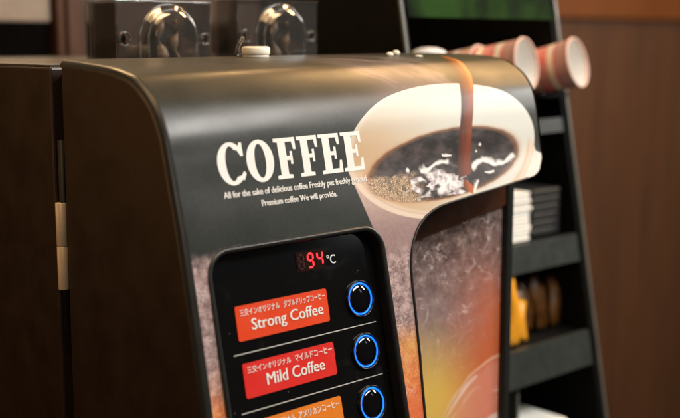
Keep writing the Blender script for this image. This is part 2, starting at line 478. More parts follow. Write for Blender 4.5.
def bay_print():
    mt, t, b = new_mat('printed_bay')
    p = coords(t, 'UV'); x, z, _ = sep(p)
    nz = noise(p, 90.0, 4.0); nlo = noise(p, 22.0, 3.0)
    n1 = noise(p, 70.0, 6.0, 0.65); n2 = noise(p, 300.0, 4.0, 0.7)
    c = mx(sst(n1 * 0.65 + n2 * 0.35, 0.36, 0.66), lin((70, 53, 50)), lin((160, 136, 130)))
    c = mx(sst(z, 0.56, 0.46) * 0.55, c, lin((178, 152, 150)))
    vein = mth(t, 'ABSOLUTE', noise(p, 40.0, 3.0, 0.5, 0.9) - 0.5)
    c = mx(sst(vein, 0.016, 0.003) * sst(noise(p, 40.0, 3.0), 0.46, 0.58) * 0.8, c, lin((232, 216, 214)))
    sp = voro(p, 260.0)
    c = mx(sst(sp, 0.26, 0.14) * sst(noise(p, 70.0, 2.0), 0.54, 0.66), c, lin((236, 214, 190)))
    # red-orange glow on the right, yellow low on the left
    red = sst(x + (nlo - 0.5) * 0.05 + (nz - 0.5) * 0.03, 0.315, 0.435) * sst(z + (nlo - 0.5) * 0.06, 0.560, 0.450)
    c = mx(red * 0.9, c, lin((214, 106, 56)))
    yel = sst(z + (x - 0.35) * 0.25 + (nz - 0.5) * 0.02, 0.482, 0.392)
    c = mx(yel, c, mx(sst(x + (nlo - 0.5) * 0.03, 0.32, 0.41), lin((236, 196, 98)), lin((218, 104, 54))))
    # pale glass-like sweeps at the bottom
    bend = z - 0.4175 - (x - 0.40) * 0.30 + (x - 0.40) * (x - 0.40) * 6.0 + (nlo - 0.5) * 0.012
    c = mx(sst(bend, 0.002, -0.010) * sst(x, 0.325, 0.375) * 0.5, c, lin((236, 166, 148)))
    wisp = noise(vec(t, bend * 95.0, x * 9.0 + nlo * 1.5), 1.0, 2.0, 0.5, 0.5)
    c = mx(sst(wisp, 0.52, 0.66) * sst(bend, 0.003, -0.003) * sst(x, 0.325, 0.37) * 0.85, c, lin((252, 230, 216)))
    c = mx(sst(mth(t, 'ABSOLUTE', bend), 0.0028, 0.0) * sst(x, 0.33, 0.37) * 0.6, c, lin((250, 214, 180)))
    put(t, b.inputs['Base Color'], c)
    b.inputs['Roughness'].default_value = 0.32
    return mt

M_front = front_print()
M_bay = bay_print()
M_shell = plain('satin_black_shell', (44, 45, 43), 0.34, var=0.08, bumpk=0.06, bscale=900, dust=0.5)
M_side = plain('warm_reflection_shell', (42, 28, 19), 0.40, var=0.14, vscale=14, dust=0.35)  # black shell with its warm brown reflection put into the colour
M_rim = plain('black_rim', (36, 38, 36), 0.30, var=0.05)
M_plate = plain('gloss_black_plate', (14, 14, 15), 0.16, var=0.05, dust=0.55)
M_black = plain('matt_black', (18, 17, 16), 0.55, var=0.1)
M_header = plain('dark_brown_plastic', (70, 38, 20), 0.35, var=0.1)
M_white = plain('white_ink', (240, 240, 236), 0.45, var=0.02)
M_line = plain('grey_ink', (205, 205, 200), 0.45, var=0.02)
M_red1 = plain('orange_red_card', (226, 72, 34), 0.35, var=0.03)
M_red2 = plain('red_card', (222, 48, 42), 0.35, var=0.03)
M_org = plain('orange_card', (226, 128, 40), 0.35, var=0.03)
M_ring = emit('blue_light', (16, 112, 255), 1.9)
M_cap = plain('button_gloss', (10, 10, 12), 0.06, var=0.02, coat=0.5)
M_bezel = plain('button_bezel', (30, 31, 34), 0.15, var=0.05)
M_led = emit('red_led', (255, 45, 50), 1.6)
M_ledoff = plain('unlit_led', (60, 26, 22), 0.3, var=0.05)
M_win = plain('display_window', (36, 20, 18), 0.15, var=0.05)
M_brass = plain('pale_brass', (238, 216, 184), 0.35, metal=0.1, var=0.08)
M_metal = plain('grey_metal', (120, 120, 118), 0.3, metal=0.8, var=0.08)
M_cream = plain('cream_plastic', (246, 240, 222), 0.4, var=0.03)
M_acr = clear('clear_acrylic', (0.86, 0.86, 0.85, 1), 0.12)
M_acr2 = clear('clear_acrylic_dome', (0.66, 0.64, 0.61, 1), 0.22, 0.035)

M_ridge = clear('clear_acrylic_ridge', (0.8, 0.8, 0.8, 1), 0.45, 0.08)

def smudge(mt):
    t = mt.node_tree; b = t.nodes['Principled BSDF']; p = coords(t)
    sm = sst(noise(p, 22.0, 5.0, 0.65, 1.5), 0.48, 0.72) * sst(noise(p, 7.0, 2.0), 0.42, 0.6)
    put(t, b.inputs['Roughness'], sst(sm, 0.0, 1.0, 0.14, 0.42))
smudge(M_plate)
# ------------------------------------------------------------------ the setting
def structure(o): o['kind'] = 'structure'; return o
M_counter = plain('counter_laminate', (58, 46, 38), 0.4, var=0.1)
M_wall = wood('brown_wood_wall', (68, 41, 21), (96, 60, 32), 0.6)
M_dark = plain('dark_wall_paint', (7, 6, 6), 0.9, var=0.1, spec=0.05)
structure(box('counter', (-0.12, -0.16, -0.86), (0.84, 0.66, -0.0005), M_counter, bev=0.004))
structure(box('floor', (-1.2, -3.0, -0.92), (5.0, 1.45, -0.8605), M_counter))
structure(box('wall', (-1.2, 1.451, -0.86), (5.0, 1.55, 2.6), M_dark))

# ------------------------------------------------------------------ coffee machine
cm_ = thing('coffee_machine', 'black coffee vending machine with COFFEE lettering and printed cup on its sloped front', 'coffee machine', (0, 0, 0))
BR = 0.006                                                   # rounding between front and side
# openings in the front, in (X, v): the control panel recess and the cup bay
CX0, CX1, CV0, CV1, CR = 0.0185, 0.196, 0.2490, 0.448, 0.020
ctl = rrect(CX0, CX1, CV0, CV1, CR)
cut = [(.427, .2115), (.4205, .2205), (.416, .2238), (.4095, .2262), (.396, .2280), (.382, .2294), (.3615, .2317), (.3415, .2338), (.312, .2367), (.2835, .2397), (.272, .2412), (.262, .2438), (.2515, .2480), (.243, .2535), (.237, .2592), (.232, .2660), (.228, .2735), (.2255, .2810), (.2235, .2920), (.2225, .3045), (.222, .324), (.2205, .362), (.2155, .414), (.211, .47), (.209, .60)]
bay_end = 0.60
XR = W - 0.003
cut[0] = (XR, .2108)
outer = [(BR, 0.0), (XR, 0.0)] + cut + [(XR, bay_end), (XR, VMAX), (BR, VMAX)]
outer_r = resample(outer, 0.004)
gx = np.arange(BR + 0.012, XR, 0.012); gv = np.concatenate([np.arange(0.004, 0.235, 0.003), np.arange(0.237, VMAX, 0.008)])
p2, tr = sheet(outer_r, [resample(ctl, 0.004)], gx, gv)
skin('front_panel', p2, tr, 0.0, M_front, cm_)
# rounded left shoulder strip, side panels
vv = np.concatenate([np.arange(0, 0.235, 0.003), np.arange(0.235, VMAX, 0.01), [VMAX]])
loops = []
for k in range(7):
    a = math.pi / 2 * k / 6
    X = BR * (1 - math.cos(a)); d = -BR * (1 - math.sin(a))
    loops.append(S(np.full(len(vv), 0.0), vv, np.full(len(vv), d)) + np.array([X, 0, 0]))
loft('edge_strip', loops, M_shell, cm_, True, closed=False)
lo = [tuple(q) for q in S(np.zeros(len(vv)), vv, np.full(len(vv), -BR))]
poly = [(q[1], q[2]) for q in lo] + [(0.158, 0.06)]
poly = [q for q in poly if q[0] <= 0.1581]
obj('side_panel', [(0.0, a, b) for a, b in poly], [tuple(range(len(poly)))], M_side, cm_)
vr = vv[vv <= 0.2108]; rp = [tuple(q[1:]) for q in S(np.full(len(vr), W), vr, np.zeros(len(vr)))]
vb = vv[vv >= bay_end]; rb = [tuple(q[1:]) for q in S(np.full(len(vb), W), vb, np.zeros(len(vb)))]
polyr = rp + [(0.053, rp[-1][1]), (0.053, rb[0][1])] + rb + [(0.158, 0.06)]
obj('side_panel', [(W, a, b) for a, b in polyr], [tuple(range(len(polyr)))[::-1]], M_side, cm_)
rv = S(np.full(len(vr), XR), vr, np.zeros(len(vr))); rw = S(np.full(len(vr), W), vr, np.full(len(vr), -0.003))
loft('edge_strip', [rv, rw], M_shell, cm_, True, closed=False)
# back of the door and gasket in the gap
box('door_back', (0.004, 0.150, 0.062), (W - 0.004, 0.1575, 0.7225), M_black, cm_)
box('gasket', (0.010, 0.1577, 0.07), (W - 0.01, 0.1738, 0.712), M_black, cm_)
# cup bay: liner walls from the cut edge back to the bay panel
YB = 0.051
cl = resample(cut + [(XR, bay_end)], 0.004)
cl = cl[:cl.index(min(cl, key=lambda q: abs(q[0] - XR) + abs(q[1] - bay_end))) + 1]
ca = np.array(cl); F0 = S(ca[:, 0], ca[:, 1], np.full(len(ca), 0.0))
edge_in = F0.copy(); edge_in[:, 1] += 0.0035
B0 = F0.copy(); B0[:, 1] = YB + 0.004
loft('bay_liner', [F0 + np.array([0, 0.0002, 0]), edge_in, B0], M_black, cm_, False, closed=False)
# thin dark edging along the cut
e1 = S(ca[:, 0], ca[:, 1], np.full(len(ca), 0.0006))
tube('bay_edging', e1[10:], 0.0011, M_black, cm_, 6)
def flat_panel(name, pts, y0, y1, mat):
    """printed board in the bay: (X, z) polygon with thickness"""
    n = len(pts); V = [(a, y0, b) for a, b in pts] + [(a, y1, b) for a, b in pts]
    F = [tuple(range(n)), tuple(range(2 * n - 1, n - 1, -1))] + [(i, i + n, (i + 1) % n + n, (i + 1) % n) for i in range(n)]
    return obj(name, V, F, mat, cm_, uvs=[(v[0], v[2]) for v in V])
flat_panel('bay_panel', [(0.215, 0.20), (0.4246, 0.20), (0.4246, 0.605), (0.215, 0.605)], YB, YB + 0.003, M_bay)
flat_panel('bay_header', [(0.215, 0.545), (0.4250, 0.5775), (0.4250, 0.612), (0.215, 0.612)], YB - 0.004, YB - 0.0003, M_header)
box('bay_trim', (0.4252, YB - 0.006, 0.20), (0.4362, YB + 0.006, 0.607), M_rim, cm_, bev=0.0025)
# control panel: raised rim, recess wall and gloss plate
loops = []
PD = -0.010
for ins, d in ((-0.0012, -0.0002), (-0.0008, 0.0010), (0.0004, 0.0016), (0.0018, 0.0013), (0.0028, 0.0002), (0.0031, -0.001)):
    L = np.array(rrect(CX0, CX1, CV0, CV1, CR, ins)); loops.append(S(L[:, 0], L[:, 1], np.full(len(L), d)))
loft('panel_rim', loops, M_rim, cm_, True)
L = np.array(rrect(CX0, CX1, CV0, CV1, CR, 0.0031))
loft('panel_wall', [S(L[:, 0], L[:, 1], np.full(len(L), -0.001)), S(L[:, 0], L[:, 1], np.full(len(L), PD - 0.0008))], M_black, cm_, True)
pl = rrect(CX0, CX1, CV0, CV1, CR, 0.0036)
p2, tr = sheet(resample(pl, 0.006), [], np.arange(CX0 + 0.01, CX1, 0.015), np.arange(CV0 + 0.004, CV1, 0.008))
skin('control_plate', p2, tr, PD, M_plate, cm_)
# ---- flat print
def text2d(body, bold=0.0, res=3):
    cu = bpy.data.curves.new('text', 'FONT'); cu.body = body; cu.size = 1.0; cu.offset = bold; cu.resolution_u = res
    o = bpy.data.objects.new('text', cu); col.objects.link(o)
    dg = bpy.context.evaluated_depsgraph_get(); dg.update()
    me = bpy.data.meshes.new_from_object(o.evaluated_get(dg))
    V = [(v.co.x, v.co.y) for v in me.vertices]; F = [tuple(q.vertices) for q in me.polygons]
    bpy.data.objects.remove(o); bpy.data.curves.remove(cu); bpy.data.meshes.remove(me)
    return V, F
def rows2d(V, F, step):
    bm = bmesh.new(); vs = [bm.verts.new((a, b, 0)) for a, b in V]
    for f in F:
        try: bm.faces.new([vs[i] for i in f])
        except ValueError: pass
    ys = [b for _, b in V]; y = min(ys) + step
    while y < max(ys):
        bmesh.ops.bisect_plane(bm, geom=bm.verts[:] + bm.edges[:] + bm.faces[:], plane_co=(0, y, 0), plane_no=(0, 1, 0)); y += step
    bmesh.ops.triangulate(bm, faces=bm.faces[:])
    bm.verts.index_update()
    r = [(v.co.x, v.co.y) for v in bm.verts], [tuple(v.index for v in f.verts) for f in bm.faces]
    bm.free(); return r
def tri2d(F):
    out = []
    for f in F:
        for k in range(1, len(f) - 1): out.append((f[0], f[k], f[k + 1]))
    return out
def write(name, body, x0, x1, v0, v1, d, mat, parent, bold=0.0):
    """a line of text laid on the front between x0..x1, baseline v1, top v0"""
    V, F = text2d(body)
    xs = [a for a, _ in V]; ys = [b for _, b in V]
    kx = (x1 - x0) / (max(xs) - min(xs)); ky = (v1 - v0) / (max(ys) - min(ys))
    P = [(x0 + (a - min(xs)) * kx, v1 - (b - min(ys)) * ky) for a, b in V]
    T = tri2d(F)
    if not bold: return skin(name, P, T, d, mat, parent)
    # heavier strokes: the same outlines again a hair to the side, in three sheets 0.05 mm apart
    A, B = [], []; DD = []
    for k, sh in enumerate((-bold, 0.0, bold)):
        n0 = len(A); A += [(a + sh, b) for a, b in P]; B += [tuple(i + n0 for i in f) for f in T]; DD += [d + k * 5e-5] * len(P)
    return skin(name, A, B, np.array(DD), mat, parent)
# big slab-serif title, drawn letter by letter in a unit box (y up)
def letter_F():
    return [[(0, 0), (.70, 0), (.70, .085), (.52, .10), (.52, .44), (.68, .44), (.68, .34), (.79, .34), (.79, .66), (.68, .66), (.68, .55), (.52, .55), (.52, .895), (.82, .895), (.87, .70), (.99, .70), (.99, 1.0), (0, 1.0), (0, .915), (.17, .90), (.17, .10), (0, .085)]]
def letter_E():
    return [[(0, 0), (1.0, 0), (1.0, .31), (.89, .31), (.83, .105), (.50, .105), (.50, .45), (.66, .45), (.66, .35), (.77, .35), (.77, .66), (.66, .66), (.66, .55), (.50, .55), (.50, .895), (.80, .895), (.86, .71), (.97, .71), (.97, 1.0), (0, 1.0), (0, .915), (.16, .90), (.16, .10), (0, .085)]]
def ring(a0, a1, n, ro=(.5, .515), ri=(.20, .415), c=(.5, .5)):
    quads = []
    for k in range(n):
        A, B = math.radians(a0 + (a1 - a0) * k / n), math.radians(a0 + (a1 - a0) * (k + 1) / n)
        quads.append([(c[0] + ri[0] * math.cos(A), c[1] + ri[1] * math.sin(A)), (c[0] + ro[0] * math.cos(A), c[1] + ro[1] * math.sin(A)), (c[0] + ro[0] * math.cos(B), c[1] + ro[1] * math.sin(B)), (c[0] + ri[0] * math.cos(B), c[1] + ri[1] * math.sin(B))])
    return quads
def letter_O(): return ring(0, 360, 48)
def letter_C():
    c = (.53, .5); ro = (.53, .515); ri = (.22, .42)
    def pt(r, a): return (c[0] + r[0] * math.cos(math.radians(a)), c[1] + r[1] * math.sin(math.radians(a)))
    a, b = pt(ro, 52), pt(ri, 52); e, g = pt(ro, 308), pt(ri, 308)
    return ring(52, 308, 40, ro, ri, c) + [[b, a, (.90, .99), (1.0, .99), (1.0, .66), (.90, .66), (.80, .80)], [g, (.84, .20), (.95, .30), (1.03, .24), (.93, .08), e]]
V_all, F_all = [], []
for L_, x0, x1 in ((letter_C, .0420, .0666), (letter_O, .0690, .0952), (letter_F, .0970, .1187), (letter_F, .1203, .1415), (letter_E, .1430, .1654), (letter_E, .1670, .1895)):
    for q in L_():
        s0 = len(V_all)
        V_all += [(x0 + a * (x1 - x0), 0.2032 - b * 0.0310) for a, b in q]
        F_all.append(tuple(range(s0, s0 + len(q))))
V2, F2 = rows2d(V_all, F_all, 0.004)
skin('title_lettering', V2, F2, 0.00018, M_white, cm_)
write('caption_lettering', 'All for the sake of delicious coffee Freshly put freshly ground', .0430, .1885, .2078, .2140, .0003, M_white, cm_, bold=0.00016)
write('caption_lettering', 'Premium coffee We will provide.', .0765, .1535, .2168, .2228, .0003, M_white, cm_, bold=0.00016)
# ---- label cards
def card(v0, v1, mat, jp, en, split):
    pts = rrect(.0442, .1352, v0, v1, .0018, 0.0, 4)
    a = np.array(pts)
    n = len(pts)
    top = S(a[:, 0], a[:, 1], np.full(n, PD + 0.0007)); bot = S(a[:, 0], a[:, 1], np.full(n, PD - 0.0002))
    o = obj('label_card', np.concatenate([top, bot]), [tuple(range(n))[::-1]] + [(i, (i + 1) % n, (i + 1) % n + n, i + n) for i in range(n)], mat, cm_)
    x_end = .1325
    write('lettering', jp[0], .0480, split, v0 + .0026, v0 + .0079, PD + 0.001, M_white, o, 0.00010)
    write('lettering', jp[1], split + .0040, x_end, v0 + .0026, v0 + .0079, PD + 0.001, M_white, o, 0.00010)
    if en: write('lettering', en[0], en[1], en[2], v0 + .0108, v0 + en[3], PD + 0.001, M_white, o, 0.00022)
    return o
card(.2920, .3180, M_red1, ('三交インオリジナル', 'ダブルドリップコーヒー'), ('Strong Coffee', .0575, .1290, .0220), .0860)
card(.3345, .3605, M_red2, ('三交インオリジナル', 'マイルドコーヒー'), ('Mild Coffee', .0650, .1230, .0198), .0900)
card(.3775, .4035, M_org, ('三交インオリジナル', 'アメリカンコーヒー'), None, .0860)
for v in (.3272, .3702, .4130):
    a = np.array(rrect(.0380, .1850, v - .00035, v + .00035, .0002, 0, 2)); n = len(a)
    obj('divider_line', S(a[:, 0], a[:, 1], np.full(n, PD + .0003)), [tuple(range(n))[::-1]], M_line, cm_)
# ---- push buttons with a glowing ring
def on_plate(x, v, d=0.0):
    c = S(np.array([x]), np.array([v]), np.array([PD + d]))[0]; nn = SN(np.array([x]), np.array([v]))[0]
    zax = Vector(nn); xax = Vector((1, 0, 0)); xax = (xax - zax * xax.dot(zax)).normalized(); yax = zax.cross(xax)
    return Matrix.Translation(Vector(c)) @ Matrix((xax, yax, zax)).transposed().to_4x4()
for x, v in ((.1700, .3060), (.1688, .3486), (.1675, .3910)):
    Mx = on_plate(x, v)
    b_ = lathe('push_button', [(.0150, -.0004), (.0150, .0018), (.0147, .0024), (.0142, .0025), (.0138, .0021), (.0135, .0002)], M_bezel, cm_, 48, closed=True, M=Mx)
    lathe('glow_ring', [(.0131, .0006), (.0129, .0015), (.0125, .0017), (.0121, .0015), (.0119, .0006)], M_ring, b_, 48, closed=True, M=Mx)
    lathe('button_cap', [(.0117, .0001), (.0116, .0012), (.0109, .0019), (.006, .0025), (.0002, .0028)], M_cap, b_, 40, M=Mx)
# ---- temperature display
a = np.array(rrect(.1090, .1390, .2600, .2762, .0005, 0, 2)); n = len(a)
win = obj('display_window', S(a[:, 0], a[:, 1], np.full(n, PD + .0004)), [tuple(range(n))[::-1]], M_win, cm_)
SEG = {'a': ((0, 1), (1, 1)), 'b': ((1, 1), (1, .5)), 'c': ((1, .5), (1, 0)), 'd': ((0, 0), (1, 0)), 'e': ((0, .5), (0, 0)), 'f': ((0, 1), (0, .5)), 'g': ((0, .5), (1, .5))}
def digit(x0, x1, v0, v1, lit, mat):
    V, F = [], []
    for s in lit:
        (ax, ay), (bx, by) = SEG[s]
        A = Vector((x0 + ax * (x1 - x0), v1 - ay * (v1 - v0))); B = Vector((x0 + bx * (x1 - x0), v1 - by * (v1 - v0)))
        d = (B - A).normalized(); nrm = Vector((-d.y, d.x)); w = .0008
        A = A + d * .0004; B = B - d * .0004
        k = len(V)
        for q in (A, A + d * w + nrm * w, B - d * w + nrm * w, B, B - d * w - nrm * w, A + d * w - nrm * w):
            V.append((q.x + (v1 - q.y) * 0.06, q.y))
        F.append(tuple(range(k, k + 6)))
    return skin('digit', V, tri2d(F), PD + .0008, mat, win)
digit(.1110, .1160, .2625, .2735, 'abcdefg', M_ledoff)
digit(.1205, .1258, .2625, .2735, 'abcdfg', M_led)
digit(.1305, .1358, .2622, .2730, 'bcfg', M_led)
write('degree_lettering', '°C', .1405, .1495, .2660, .2738, PD + .0006, M_white, cm_, 0.00012)

# ---- cabinet behind the door
box('cabinet', (0.0, 0.174, 0.015), (W, 0.62, 0.7180), M_side, cm_, bev=0.0018)
box('cabinet_top', (0.002, 0.178, 0.7182), (W - 0.002, 0.618, 0.7198), M_metal, cm_)
for z0, z1 in ((0.5735, 0.609), (0.537, 0.5730)):
    lathe('hinge_knuckle', [(.0001, z0), (.0042, z0), (.0045, z0 + .0006), (.0045, z1 - .0006), (.0042, z1), (.0001, z1)], M_brass, cm_, 20, loc=(0.0005, 0.1662, 0))
lathe('hinge_pin', [(.0001, .50), (.0030, .50), (.0030, .66), (.0001, .66)], M_black, cm_, 14, loc=(0.003, 0.1662, 0))
for x in (0.05, W - 0.05):
    for y in (0.22, 0.57):
        lathe('foot', [(.0001, 0), (.018, 0), (.018, .0155), (.0001, .0155)], M_black, cm_, 20, loc=(x, y, 0))
box('plinth', (0.01, -0.05, 0.0), (W - 0.01, 0.15, 0.0585), M_black, cm_)

# ------------------------------------------------------------------ clear hoppers on the cabinet
M_powder = plain('brown_powder', (92, 60, 38), 0.9, var=0.4, vscale=120, bumpk=0.6, bscale=400)
M_beige = plain('beige_reflection', (112, 88, 64), 0.45, var=0.15, vscale=60)  # colour of the reflections in the hopper housing
M_agit = plain('smoked_plastic', (40, 36, 33), 0.3, var=0.2)
def hopper(x0, x1, y0, y1, z0, z1, label, arch_c, holes):
    h = thing('bean_hopper', label, 'hopper', ((x0 + x1) / 2, (y0 + y1) / 2, z0), 'clear hoppers on the cabinet')
    ox, oy, oz = h.location
    def L(q): return (q[0] - ox, q[1] - oy, q[2] - oz)
    def slab(name, lo_, hi_, mat=M_acr, bev=0.0006): return box(name, L(lo_), L(hi_), mat, h, bev)
    slab('side_wall', (x0, y0, z0), (x0 + .002, y1, z1)); slab('side_wall', (x1 - .002, y0, z0), (x1, y1, z1))
    slab('back_wall', (x0 + .0022, y1 - .002, z0), (x1 - .0022, y1, z1))
    slab('lid', (x0 - .001, y0 - .001, z1 + .0002), (x1 + .001, y1 + .001, z1 + .0024), M_acr2)
    # front wall with two round holes
    hl = [[(hx + hr * math.cos(2 * math.pi * k / 24), hz + hr * math.sin(2 * math.pi * k / 24)) for k in range(24)] for hx, hz, hr in holes]
    fx0, fx1 = x0 + .0022, x1 - .0022
    P_, T_ = sheet(resample([(fx0, z0), (fx1, z0), (fx1, z1), (fx0, z1)], .01), hl, [], [])
    n_ = len(P_)
    V = [L((a, y0, b)) for a, b in P_] + [L((a, y0 + .002, b)) for a, b in P_]
    obj('front_wall', V, [t_ for t_ in T_] + [tuple(i + n_ for i in t_[::-1]) for t_ in T_], M_acr, h)
    for hx, hz, hr in holes:
        tube('hole_rim', [L((hx + hr * math.cos(2 * math.pi * k / 24), y0 - .0006, hz + hr * math.sin(2 * math.pi * k / 24))) for k in range(25)], .0010, M_acr2, h, 8)
        lathe('shaft_end', [(.0001, 0), (hr * .8, 0), (hr * .8, .006), (.0001, .006)], M_agit, h, 20, M=Matrix.Translation(L((hx, y0 + .012, hz))) @ Matrix.Rotation(math.pi / 2, 4, 'X'))
    # domed wheel housing: nested stepped arches standing out of the front
    ac, az, ar = arch_c
    def arch(r, n=24):
        pts = [(ac - r, z0 + .001)]
        for k in range(n + 1):
            a_ = math.pi - math.pi * k / n
            pts.append((ac + r * math.cos(a_), az + r * math.sin(a_)))
        pts.append((ac + r, z0 + .001)); return pts
    prof = [(ar, y0 - .0003), (ar - .001, y0 - .004), (ar - .003, y0 - .005), (ar - .0036, y0 - .008), (ar - .006, y0 - .010), (ar - .0066, y0 - .013), (ar - .009, y0 - .0145)]
    loops_ = [[L((a, yy_, b)) for a, b in arch(r)] for r, yy_ in prof]
    loft('wheel_housing', loops_, M_acr2, h, True, closed=False)
    q = arch(ar - .009); obj('housing_face', [L((a, y0 - .0145, b)) for a, b in q], [tuple(range(len(q)))], M_acr, h)
    # wheel and powder inside; beige wavy blades added to imitate reflections
    lathe('mixing_wheel', [(.0001, 0), (ar * .62, 0), (ar * .62, .004), (ar * .2, .006), (.0001, .008)], M_agit, h, 28, M=Matrix.Translation(L((ac, y0 + .012, az - .004))) @ Matrix.Rotation(math.pi / 2, 4, 'X'))
    for dx_, hh, sd in ((-.011, .040, 0.3), (.006, .036, 1.7)):
        tube('reflection_blade', [L((ac + dx_ + .003 * math.sin(sd + k_ * .9), y0 - .003, z0 + .002 + hh * k_ / 9)) for k_ in range(10)], .003, M_beige, h, 8, radii=[.0040 + .0024 * math.sin(sd * 2 + k_ * 1.1) - .0003 * k_ for k_ in range(10)])
    for rr_, yy_ in ((ar, y0 - .0012), (ar - .0045, y0 - .0085)):
        tube('housing_ridge', [L((a, yy_, b)) for a, b in arch(rr_)], .0011, M_ridge, h, 8)
    hp = []
    nx, ny = 14, 8
    for j in range(ny + 1):
        for i in range(nx + 1):
            hp.append(L((x0 + .003 + (x1 - x0 - .006) * i / nx, y0 + .014 + (y1 - y0 - .017) * j / ny, z0 + .010 + .010 * math.sin(i * .55 + j * .4) * math.sin(j * .5) + .004 * random.random())))
    Fq = [(j * (nx + 1) + i, j * (nx + 1) + i + 1, (j + 1) * (nx + 1) + i + 1, (j + 1) * (nx + 1) + i) for j in range(ny) for i in range(nx)]
    nb = len(hp); hp += [(a, b, L((0, 0, z0 + .001))[2]) for a, b, c_ in hp[:]]
    per = [i for i in range(nx)] + [nx + j * (nx + 1) for j in range(ny)] + [ny * (nx + 1) + nx - i for i in range(nx)] + [(ny - j) * (nx + 1) for j in range(ny)]
    Fq += [(per[k], per[k] + nb, per[(k + 1) % len(per)] + nb, per[(k + 1) % len(per)]) for k in range(len(per))]
    obj('powder', hp, Fq, M_powder, h, True)
    return h
ZT = 0.7200
hopper(.1016, .2068, .240, .295, ZT, .7735, 'clear acrylic hopper with arched housing beside the hinged side of the machine', (.158, .741, .0315), ((.1105, .741, .0062), (.1995, .741, .0052)))
hopper(.2385, .3446, .240, .285, ZT, .7775, 'clear acrylic hopper with arched housing behind the cream knob', (.294, .744, .0315), ((.2500, .744, .0058), (.3360, .744, .0050)))

# ------------------------------------------------------------------ small things on the machine's top
zt = float(S0(np.array([.186]), np.array([.015]))[0][2])
kn = thing('cream_knob', 'cream round plastic knob standing on the machine top', 'knob', (.186, .1432, zt - .0004))
lathe('cap', [(.0001, .0022), (.0118, .0022), (.0124, .0030), (.0126, .0045), (.0126, .0078), (.0120, .0092), (.0106, .0098), (.0001, .0100)], M_cream, kn, 36)
lathe('base_ring', [(.0001, 0), (.0118, 0), (.0118, .0012), (.0112, .0022), (.0001, .0022)], M_cream, kn, 36)
hk = tube('clear_hook', [(.1665 + dx, .1432, zt + dz) for dx, dz in ((0.004, .0016), (.0005, .0020), (-.0015, .0040), (-.0012, .0078), (.0010, .0120), (.0040, .0160), (.0056, .0178))], .0016, M_acr2, None, 8, radii=[.0010, .0018, .0022, .0018, .0016, .0018, .0016])
tag(hk, 'small clear curved hook standing beside the cream knob', 'hook')
def crumb(x, v, sx, sy, sz, label, seed):
    bm = bmesh.new(); bmesh.ops.create_icosphere(bm, subdivisions=2, radius=1.0)
    rnd = random.Random(seed)
    for q in bm.verts: q.co *= 0.88 + 0.2 * rnd.random(); q.co = Vector((q.co.x * sx, q.co.y * sy, q.co.z * sz))
    c = S(np.array([x]), np.array([v]), np.array([sz * .8]))[0]
    o = from_bm('sugar_crumb', bm, M_cream, None, True); o.location = c
    tag(o, label, 'crumb', 'pale crumbs on the machine top')
crumb(.318, .052, .0042, .003, .0022, 'pale crumb on the machine top farthest from the printed coffee jet', 1)
crumb(.336, .042, .0042, .003, .0030, 'pale crumb on the machine top between two other crumbs', 2)
crumb(.338, .072, .0052, .0028, .0010, 'flat pale crumb on the machine top beside the printed coffee jet', 3)

# ------------------------------------------------------------------ leaning condiment rack
M_rack = plain('rack_black', (14, 15, 14), 0.6, var=0.1, spec=0.12)
M_fascia = plain('rack_fascia', (50, 54, 52), 0.35, var=0.12)
M_trim = plain('rack_edge_trim', (88, 90, 85), 0.4, var=0.1)
def green_sign():
    mt, t, b = new_mat('green_sign_print')
    p = coords(t); n1 = noise(p, 9.0, 3.0)
    c = mx(sst(n1, 0.4, 0.62), lin((10, 20, 10)), lin((36, 66, 24)))
    put(t, b.inputs['Base Color'], c); b.inputs['Roughness'].default_value = 0.8; b.inputs['Specular IOR Level'].default_value = 0.08
    return mt
RX0, RX1, RK = .475, .766, .1895
def RY(z): return .25 - RK * (.7918 - z)
rk = thing('condiment_rack', 'tall black leaning rack with grey shelf fronts and green top sign', 'rack', (0, 0, 0))
ZR = 0.92
def side(x0, x1):
    return prism('side_board', [(RY(0.0), 0.0), (RY(ZR), ZR), (RY(ZR) + .22, ZR), (RY(0) + .30, 0.0)], 0, x0, x1, M_rack, rk)
side(RX0, RX0 + .010); side(RX1 - .010, RX1)
for x in (RX0, RX1):
    prism('edge_trim', [(RY(0) - .004, 0.0), (RY(ZR) - .004, ZR), (RY(ZR) - .0002, ZR), (RY(0) - .0002, 0.0)], 0, x - (.001 if x == RX0 else .003), x + (.003 if x == RX0 else .001), M_trim, rk)
prism('back_board', [(RY(0) + .285, 0.0), (RY(ZR) + .205, ZR), (RY(ZR) + .215, ZR), (RY(0) + .295, 0.0)], 0, RX0 + .0102, RX1 - .0102, M_rack, rk)
def shelf(zt_, zb_, depth=.20):
    y = RY(zt_)
    box('shelf_board', (RX0 + .0103, y + .008, zt_ - .012), (RX1 - .0103, y + depth, zt_ - .002), M_rack, rk)
    prism('shelf_front', [(RY(zb_) + .001, zb_), (RY(zt_) + .001, zt_), (RY(zt_) + .007, zt_), (RY(zb_) + .007, zb_)], 0, RX0 + .0103, RX1 - .0103, M_fascia, rk)
shelf(.490, .455); shelf(.365, .321); shelf(.200, .165); shelf(.64, .622)
prism('top_sign', [(RY(.766) - .003, .766), (RY(ZR) - .003, ZR), (RY(ZR) + .004, ZR), (RY(.766) + .004, .766)], 0, RX0 + .0103, RX1 - .0103, green_sign(), rk)
box('divider', (.612, RY(.32) + .012, .202), (.616, RY(.32) + .16, .352), M_trim, rk)
# tilted tray that carries the lying cups
TA = math.radians(9)
ty, tz = .205, .672
dy, dz = math.cos(TA), -math.sin(TA)
prism('cup_tray', [(ty + .01, tz - .0045), (ty + .01, tz + .0005), (ty + .01 + dy * .12, tz + .0005 + dz * .12), (ty + .01 + dy * .12, tz - .0045 + dz * .12)], 0, .577, RX1 - .0103, M_rack, rk)

